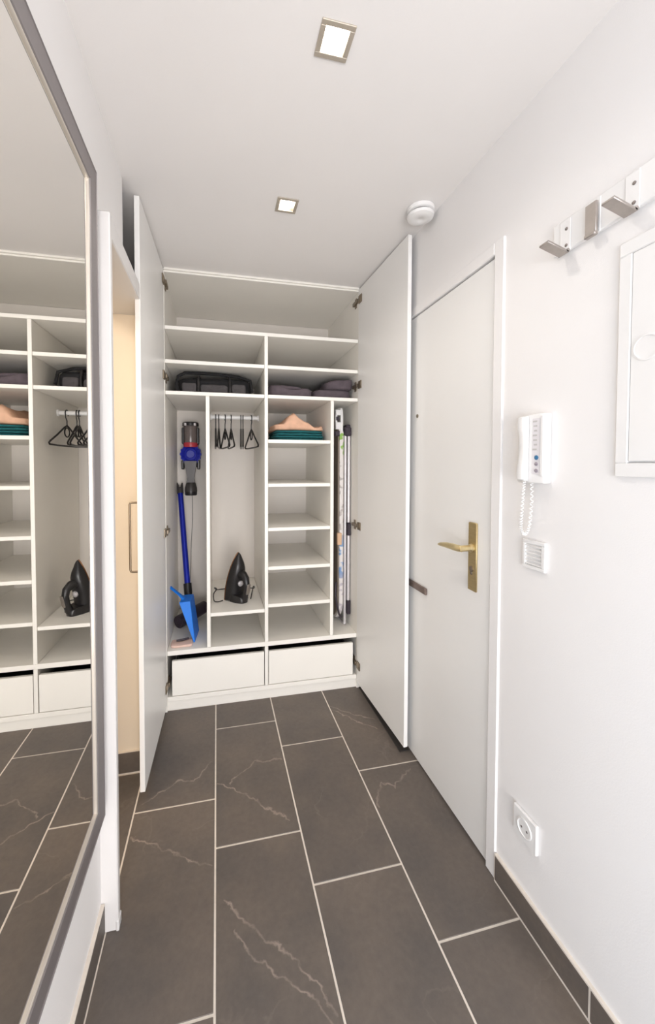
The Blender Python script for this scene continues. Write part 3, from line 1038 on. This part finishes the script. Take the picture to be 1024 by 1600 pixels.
def iron_section(t, v0, v1, k0, k1, n=8):
    w = outline(t)
    y0 = LEN * t
    pts = []
    for i in range(n + 1):                      # over the top, rounded
        a = PI * i / n
        pts.append((w * k1 * math.cos(a), y0 + shear(v1) * (1 - t), v0 + (v1 - v0) * (0.45 + 0.55 * math.sin(a))))
    pts.append((-w * k0, y0 + shear(v0) * (1 - t), v0))
    pts.append((w * k0, y0 + shear(v0) * (1 - t), v0))
    return pts


q = MB()
q.loft([iron_section(t, 0.0, 0.006, 1.0, 1.0) for t in (0, 0.1, 0.25, 0.4, 0.55, 0.7, 0.8, 0.88, 0.94, 0.98, 1.0)], Mi)
q.obj('soleplate', COPPER, iron, smooth=True)
q = MB()
TT = (0.0, 0.1, 0.25, 0.4, 0.55, 0.7, 0.8, 0.88, 0.94, 0.98, 1.0)
HH = (0.078, 0.072, 0.064, 0.062, 0.064, 0.060, 0.050, 0.034, 0.026, 0.018, 0.012)
q.loft([iron_section(t, 0.0065, h, 0.97, 0.9) for t, h in zip(TT, HH)], Mi)
q.obj('body', BLACK, iron, smooth=True, angle=50)
q = MB()
path = [(0, 0.60, 0.052), (0, 0.62, 0.078), (0, 0.58, 0.105), (0, 0.47, 0.120), (0, 0.33, 0.122), (0, 0.20, 0.116), (0, 0.13, 0.105)]
q.tube([Mi @ Vector((x, t * LEN + 0 * v, v)) for x, t, v in path], [0.028, 0.024, 0.020, 0.018, 0.018, 0.021, 0.025], 14)
q.loft([[(sx * w, y + shear(v), v) for sx, y in ((-1, 0.0), (1, 0.0), (1, dy), (-1, dy))] for v, w, dy in
        ((0.045, 0.046, 0.05), (0.075, 0.042, 0.045), (0.10, 0.034, 0.042), (0.122, 0.024, 0.03), (0.128, 0.014, 0.018))], Mi)
q.obj('handle', BLACK, iron, smooth=True, angle=50)
q = MB()
q.lathe([(0.017, 0), (0.017, 0.010), (0.013, 0.013), (0, 0.013)], 20, Mi @ Matrix.Translation((0, 0.42 * LEN, 0.060)))
q.obj('dial', ALU, iron, smooth=True)
q = MB()
q.soft(-0.012, 0.012, 0.30 * LEN, 0.52 * LEN, 0.1365, 0.1415, amp=0)
bmesh.ops.transform(q.bm, matrix=Mi, verts=q.bm.verts)
q.obj('handle_inlay', STEEL, iron, smooth=True)
q = MB()
hz = Mi @ Vector((0, 0.018, 0.112))
cp = [hz, hz + Vector((0.035, 0.02, -0.02)), (0.215, 2.33, ZI + 0.05), (0.225, 2.40, ZI + 0.02), (0.18, 2.46, ZI + 0.006), (0.05, 2.47, ZI + 0.006),
      (-0.005, 2.42, ZI + 0.02), (-0.018, 2.34, ZI + 0.058), (-0.005, 2.30, ZI + 0.062), (-0.022, 2.27, ZI + 0.045), (-0.020, 2.25, ZI + 0.012), (0.0, 2.245, ZI + 0.005), (0.03, 2.26, ZI + 0.005)]


def smooth_path(pts, k=6):
    pts = [Vector(p) for p in pts]
    out = []
    for i in range(len(pts) - 1):
        p0, p1, p2, p3 = pts[max(i - 1, 0)], pts[i], pts[i + 1], pts[min(i + 2, len(pts) - 1)]
        for j in range(k):
            t = j / k
            out.append(0.5 * ((2 * p1) + (p2 - p0) * t + (2 * p0 - 5 * p1 + 4 * p2 - p3) * t * t + (3 * p1 - p0 - 3 * p2 + p3) * t ** 3))
    out.append(pts[-1])
    return out


q.tube(smooth_path(cp), 0.0032, 8)
q.obj('power_cord', BLACK, iron, smooth=True)

# ironing board stored upright in the right compartment
ib = thing('ironing_board', 'folded ironing board with printed white cover stored upright in the right compartment', 'ironing board', (0.735, 2.33, ZBT))
BX0, BX1, BY0, BY1 = 0.716, 0.750, 2.185, 2.50
bz0, bz1 = ZBT + 0.012, 1.545


def board_outline(n=9):
    pts = []
    yc, hw = (BY0 + BY1) / 2, (BY1 - BY0) / 2
    for k in range(n + 1):                                # rounded lower nose
        a = PI + PI * k / n
        pts.append((yc + hw * math.cos(a), bz0 + 0.14 + 0.14 * math.sin(a)))
    pts += [(BY1, bz1 - 0.03), (BY1 - 0.03, bz1), (BY0 + 0.03, bz1), (BY0, bz1 - 0.03)]
    return pts


ol = board_outline()


def inset(pts, d):
    cy = sum(p[0] for p in pts) / len(pts); cz = (bz0 + bz1) / 2
    return [(y + (d if y < cy else -d), z + (d if z < cz else -d)) for y, z in pts]


q = MB()
secs = []
for x, d in ((BX0 + 0.008, 0.010), (BX0 + 0.008, 0.002), (BX0 + 0.014, 0.0), (BX1 - 0.006, 0.0), (BX1, 0.006), (BX1, 0.02)):
    secs.append([(x, y, z) for y, z in inset(ol, d)])
q.loft(secs)
q.obj('cover', COVER, ib, smooth=True, angle=50)
q = MB()
q.loft([[(x, y, z) for y, z in inset(ol, 0.012)] for x in (BX0, BX0 + 0.0075)])
q.obj('mesh_top', GREYMESH, ib)['label'] = 'grey brown metal underside of the ironing board'
q = MB(); q.box(BX0 - 0.008, BX1 - 0.014, BY0 - 0.010, BY0 + 0.012, 0.832, 0.905, bev=0.003)
q.obj('strap_tag', TAG, ib)['label'] = 'tan tag strapped round the ironing board edge'
q = MB()
q.tube([(0.763, 2.20, 0.325 + 0.02), (0.763, 2.20, 1.50)], 0.0085, 12)
q.tube([(0.763, 2.44, 0.40), (0.763, 2.44, 1.50)], 0.0085, 12)
q.tube([(0.763, 2.20, 0.345), (0.763, 2.23, 0.334), (0.763, 2.41, 0.334), (0.763, 2.44, 0.40)], 0.0085, 12)
q.obj('leg', ALU, ib, smooth=True)
q = MB()
q.tube([(0.7855, 2.20, 0.47), (0.7855, 2.20, 1.49)], 0.0095, 12)
q.tube([(0.7855, 2.42, 0.47), (0.7855, 2.42, 1.49)], 0.0095, 12)
q.obj('leg', ALU, ib, smooth=True)
for z0, z1, y in ((0.885, 0.965, 2.20), (0.400, 0.485, 2.20), (0.400, 0.485, 2.42)):
    MB().box(0.7735, 0.7975, y - 0.014, y + 0.014, z0, z1, bev=0.004).obj('plastic_joint', DARKPL, ib)
q = MB()
q.box(0.755, 0.798, 2.185, 2.215, 1.49, 1.545, bev=0.006)
q.box(0.765, 0.792, 2.185, 2.46, 1.535, 1.560, bev=0.006)
q.obj('plastic_joint', DARKPL, ib)
# iron rest at the top: white frame with two cross bars and dark feet
q = MB()
fz0, fz1, fy0, fy1, fx = 1.512, 1.655, 2.20, 2.36, 0.739
q.tube(smooth_path([(fx, fy0, fz0), (fx, fy0, fz1 - 0.03), (fx - 0.002, fy0 + 0.02, fz1), (fx - 0.01, fy1 - 0.02, fz1), (fx - 0.012, fy1, fz1 - 0.03), (fx - 0.012, fy1, fz0)], 5), 0.009, 10)
q.box(0.700, 0.742, 2.196, 2.206, 1.615, 1.650, bev=0.004)
q.box(0.700, 0.742, 2.196, 2.206, 1.530, 1.575, bev=0.004)
q.box(0.700, 0.712, 2.197, 2.205, 1.53, 1.65, bev=0.003)
q.obj('iron_rest', PLASTIC, ib, smooth=True)
q = MB()
q.box(0.694, 0.735, 2.188, 2.215, 1.488, 1.520, bev=0.005)
q.obj('rest_foot', DARKPL, ib)
MB().box(0.703, 0.722, 2.190, 2.197, 1.583, 1.607, bev=0.002).obj('rest_pad', DARKPL, ib)
q = MB()
q.tube(smooth_path([(0.708, 2.20, 0.60), (0.700, 2.185, 0.54), (0.708, 2.18, 0.47), (0.722, 2.18, 0.41), (0.74, 2.19, 0.385)], 5), 0.006, 8)
q.obj('frame_end', DARKPL, ib, smooth=True)

# ------------------------------------------------------------------ ceiling fittings
for i, (sx, sy) in enumerate(SPOT_XY):
    t = thing('downlight', ('square recessed downlight nearest the camera, lit' if i == 0 else 'square recessed downlight nearer the wardrobe, lit'),
              'ceiling lamp', (sx, sy, H_CEIL), group='ceiling downlights')
    q = MB()
    o, n = 0.041, 0.029
    for a0, a1, b0, b1 in ((-o, o, -o, -n), (-o, o, n, o), (-o, -n, -n, n), (n, o, -n, n)):
        q.box(sx + a0, sx + a1, sy + b0, sy + b1, H_CEIL - 0.004, H_CEIL - 0.0002, bev=0.0008)
    q.obj('frame', LAMPFRAME, t)
    q = MB()
    q.loft([[(sx + s * w, sy + u * w, z) for s, u in ((-1, -1), (1, -1), (1, 1), (-1, 1))] for w, z in ((0.029, H_CEIL - 0.001), (0.0225, H_CEIL + 0.030))], cap=False)
    q.obj('reflector', REFL, t)
    q = MB()
    q.lathe([(0.0, 0.012), (0.012, 0.010), (0.020, 0.012), (0.0225, 0.02), (0.0225, 0.032), (0, 0.032)], 24, Matrix.Translation((sx, sy, H_CEIL)))
    q.obj('bulb', LAMPGLOW, t, smooth=True)

sd = thing('smoke_detector', 'round white smoke detector on the ceiling above the right wardrobe door', 'smoke detector', (0.792, 1.395, H_CEIL))
Mc = basis((0.792, 1.395, H_CEIL - 0.0003), (1, 0, 0), (0, -1, 0), (0, 0, -1))
MB().lathe([(0.050, 0), (0.053, 0.002), (0.053, 0.016), (0.050, 0.018), (0, 0.018)], 40, Mc).obj('base', PLASTIC, sd, smooth=True)
MB().lathe([(0.043, 0.0182), (0.043, 0.0245), (0, 0.0245)], 40, Mc).obj('vent_slot', GREYPL, sd, smooth=True)
MB().lathe([(0.050, 0.0247), (0.052, 0.027), (0.049, 0.036), (0.038, 0.041), (0.012, 0.042), (0.010, 0.0405), (0, 0.0405)], 40, Mc).obj('cap', PLASTIC, sd, smooth=True)

# ------------------------------------------------------------------ fittings on the right wall
# coat rack
cr = thing('coat_rack', 'white coat rack board with folding metal hooks high on the right wall', 'coat rack', (XR, 0.62, 1.845))
MB().box(XR - 0.012, XR - 0.0005, 0.42, 0.832, 1.846, 1.926, bev=0.002).obj('back_board', PLASTIC, cr)
XB = XR - 0.012
for i, (y, open_) in enumerate(((0.796, True), (0.722, False), (0.640, True))):
    MB().box(XB - 0.0025, XB, y - 0.015, y + 0.015, 1.842, 1.922, bev=0.0015).obj('hook_mount', PLASTIC, cr)
    for zz in (1.858, 1.898):
        MB().lathe([(0.0038, 0), (0.0038, 0.0012), (0.002, 0.002), (0, 0.002)], 12,
                   basis((XB - 0.0025, y - 0.004, zz), (0, 1, 0), (0, 0, 1), (-1, 0, 0))).obj('screw', SCREWM, cr, smooth=True)
    q = MB()
    if open_:
        Mh = basis((XB - 0.004, y, 1.838), (-math.cos(0.28), 0, math.sin(0.28)), (0, 1, 0), (math.sin(0.28), 0, math.cos(0.28)))
        q.box(0.0, 0.064, -0.0135, 0.0135, -0.003, 0.003, bev=0.0012, M=Mh)
        q.tube([(XB - 0.006, y - 0.0135, 1.841), (XB - 0.006, y + 0.0135, 1.841)], 0.005, 10)
    else:
        q.box(XB - 0.013, XB - 0.006, y - 0.0135, y + 0.0135, 1.842, 1.912, bev=0.0012)
        q.box(XB - 0.016, XB - 0.0045, y - 0.0135, y + 0.0135, 1.836, 1.845, bev=0.002)
    q.obj('hook', HOOKM, cr, smooth=True)['label'] = ('grey metal hook folded out' if open_ else 'grey metal hook folded up')

# fuse box
fb = thing('fuse_box', 'flat white fuse box cover under the coat rack on the right wall', 'fuse box', (XR, 0.46, 1.29))
q = MB()
fy0, fy1, fz0, fz1 = 0.24, 0.668, 1.289, 1.790
XFB = XR - 0.008
q.box(XFB, XR - 0.0005, fy0, fy1, fz0, fz0 + 0.030, bev=0.002)
q.box(XFB, XR - 0.0005, fy0, fy1, fz1 - 0.030, fz1, bev=0.002)
q.box(XFB, XR - 0.0005, fy0, fy0 + 0.026, fz0 + 0.030, fz1 - 0.030, bev=0.002)
q.box(XFB, XR - 0.0005, fy1 - 0.026, fy1, fz0 + 0.030, fz1 - 0.030, bev=0.002)
q.obj('frame', PLASTIC, fb)
dr = MB().box(XFB + 0.001, XR - 0.002, fy0 + 0.0262, fy1 - 0.0262, fz0 + 0.0335, fz1 - 0.0305, bev=0.002).obj('door', PLASTIC, fb)
MB().lathe([(0.027, 0), (0.027, 0.0015), (0.0235, 0.002), (0.0235, 0.0006), (0, 0.0006)], 32,
           basis((XFB + 0.001, 0.610, 1.555), (0, 1, 0), (0, 0, 1), (-1, 0, 0))).obj('latch', PLASTIC, dr, smooth=True)

# intercom
ic = thing('intercom', 'white intercom wall phone with handset and small blue button', 'intercom', (XR, 0.875, 1.262))
MB().box(XR - 0.025, XR - 0.0005, 0.836, 0.926, 1.266, 1.452, bev=0.004, seg=2).obj('body', PLASTIC, ic, smooth=True)
XI = XR - 0.025
q = MB(); q.box(XI - 0.0012, XI, 0.848, 0.873, 1.290, 1.440, bev=0.0005); q.obj('button_panel', mat('panel_white', (228, 224, 226), 0.4), ic)
MB().box(XI - 0.0025, XI, 0.8375, 0.8465, 1.285, 1.445, bev=0.001).obj('side_rib', PLASTIC, ic)
q = MB()
for k in range(7):
    z = 1.432 - k * 0.0125
    q.box(XI - 0.0018, XI - 0.0011, 0.857, 0.871 - 0.002 * (k % 3), z - 0.0022, z + 0.0022)
q.obj('name_lines', PRINT, ic)
for z, r, m, nm in ((1.335, 0.0062, BLUEBTN, 'button'), (1.318, 0.0052, GREYBTN, 'button'), (1.300, 0.0052, GREYBTN, 'button')):
    o = MB().lathe([(r, 0), (r, 0.0015), (r * 0.7, 0.0025), (0, 0.0025)], 16,
                   basis((XI - 0.0012, 0.858, z), (0, 1, 0), (0, 0, 1), (-1, 0, 0))).obj(nm, m, ic, smooth=True)
    if m is BLUEBTN:
        o['label'] = 'blue intercom button'
q = MB()
sec = []
for z, d, hw in ((1.272, 0.012, 0.013), (1.276, 0.021, 0.0175), (1.300, 0.022, 0.0180), (1.325, 0.018, 0.0165), (1.36, 0.015, 0.0155), (1.395, 0.017, 0.0165), (1.420, 0.022, 0.0180), (1.444, 0.021, 0.0175), (1.448, 0.012, 0.013)):
    sec.append([(XI - d / 2 - (d / 2) * math.copysign(abs(math.cos(a)) ** 0.6, math.cos(a)), 0.895 + 0.78 * hw * math.copysign(abs(math.sin(a)) ** 0.6, math.sin(a)), z) for a in [2 * PI * k / 20 for k in range(20)]])
q.loft(sec)
q.obj('handset', PLASTIC, ic, smooth=True)
# coiled cord: a hanging loop
base = smooth_path([(XI - 0.009, 0.889, 1.273), (XI - 0.010, 0.892, 1.235), (XI - 0.006, 0.900, 1.18), (XI - 0.003, 0.905, 1.14), (XI + 0.002, 0.898, 1.122),
                    (XI + 0.006, 0.888, 1.14), (XI + 0.008, 0.882, 1.20), (XI + 0.010, 0.884, 1.266)], 30)
coil = []
for i, p in enumerate(base):
    d = base[min(i + 1, len(base) - 1)] - base[max(i - 1, 0)]
    d.normalize()
    u = d.cross(Vector((1, 0, 0.01))).normalized(); v = d.cross(u)
    a = i * 1.1
    coil.append(p + (u * math.cos(a) + v * math.sin(a)) * 0.0036)
MB().tube(coil, 0.0014, 6).obj('coiled_cord', PLASTIC, ic, smooth=True)

# louvred chime box below the intercom
ch = thing('door_chime', 'small square white louvred chime plate below the intercom', 'chime', (XR, 0.88, 1.02))
q = MB()
cy0, cy1, cz0, cz1 = 0.842, 0.918, 1.026, 1.106
q.box(XR - 0.010, XR - 0.0005, cy0, cy1, cz0, cz0 + 0.010, bev=0.0015)
q.box(XR - 0.010, XR - 0.0005, cy0, cy1, cz1 - 0.010, cz1, bev=0.0015)
q.box(XR - 0.010, XR - 0.0005, cy0, cy0 + 0.012, cz0 + 0.01, cz1 - 0.01, bev=0.0015)
q.box(XR - 0.010, XR - 0.0005, cy1 - 0.010, cy1, cz0 + 0.01, cz1 - 0.01, bev=0.0015)
q.box(XR - 0.005, XR - 0.0005, cy0 + 0.005, cy1 - 0.005, cz0 + 0.005, cz1 - 0.005)
q.obj('frame', PLASTIC, ch)
for k in range(6):
    z = cz0 + 0.0145 + k * 0.0102
    Ml = basis((XR - 0.007, 0, z), (0.85, 0, 0.53), (0, 1, 0), (-0.53, 0, 0.85))
    MB().box(-0.0035, 0.0035, cy0 + 0.0122, cy1 - 0.0102, -0.0009, 0.0009, M=Ml).obj('slat', PLASTIC, ch)

# wall socket
so = thing('wall_socket', 'white wall socket just above the right tile baseboard', 'socket', (XR, 0.89, 0.235))
oy, oz = 0.893, 0.280
MB().box(XR - 0.010, XR - 0.0005, oy - 0.041, oy + 0.041, oz - 0.042, oz + 0.042, bev=0.002).obj('face_plate', PLASTIC, so)
Ms = basis((XR - 0.010, oy, oz), (0, 1, 0), (0, 0, 1), (-1, 0, 0))
MB().lathe([(0.026, 0.0), (0.026, 0.0022), (0.0225, 0.0028), (0.0205, 0.0005), (0.0, 0.0003)], 32, Ms).obj('socket_well', PLASTIC, so, smooth=True)
for s in (-1, 1):
    MB().lathe([(0.003, 0.0005), (0.003, 0.0012), (0, 0.0012)], 12, Ms @ Matrix.Translation((s * 0.0095, -0.002, 0))).obj('contact_hole', SCREWM, so)
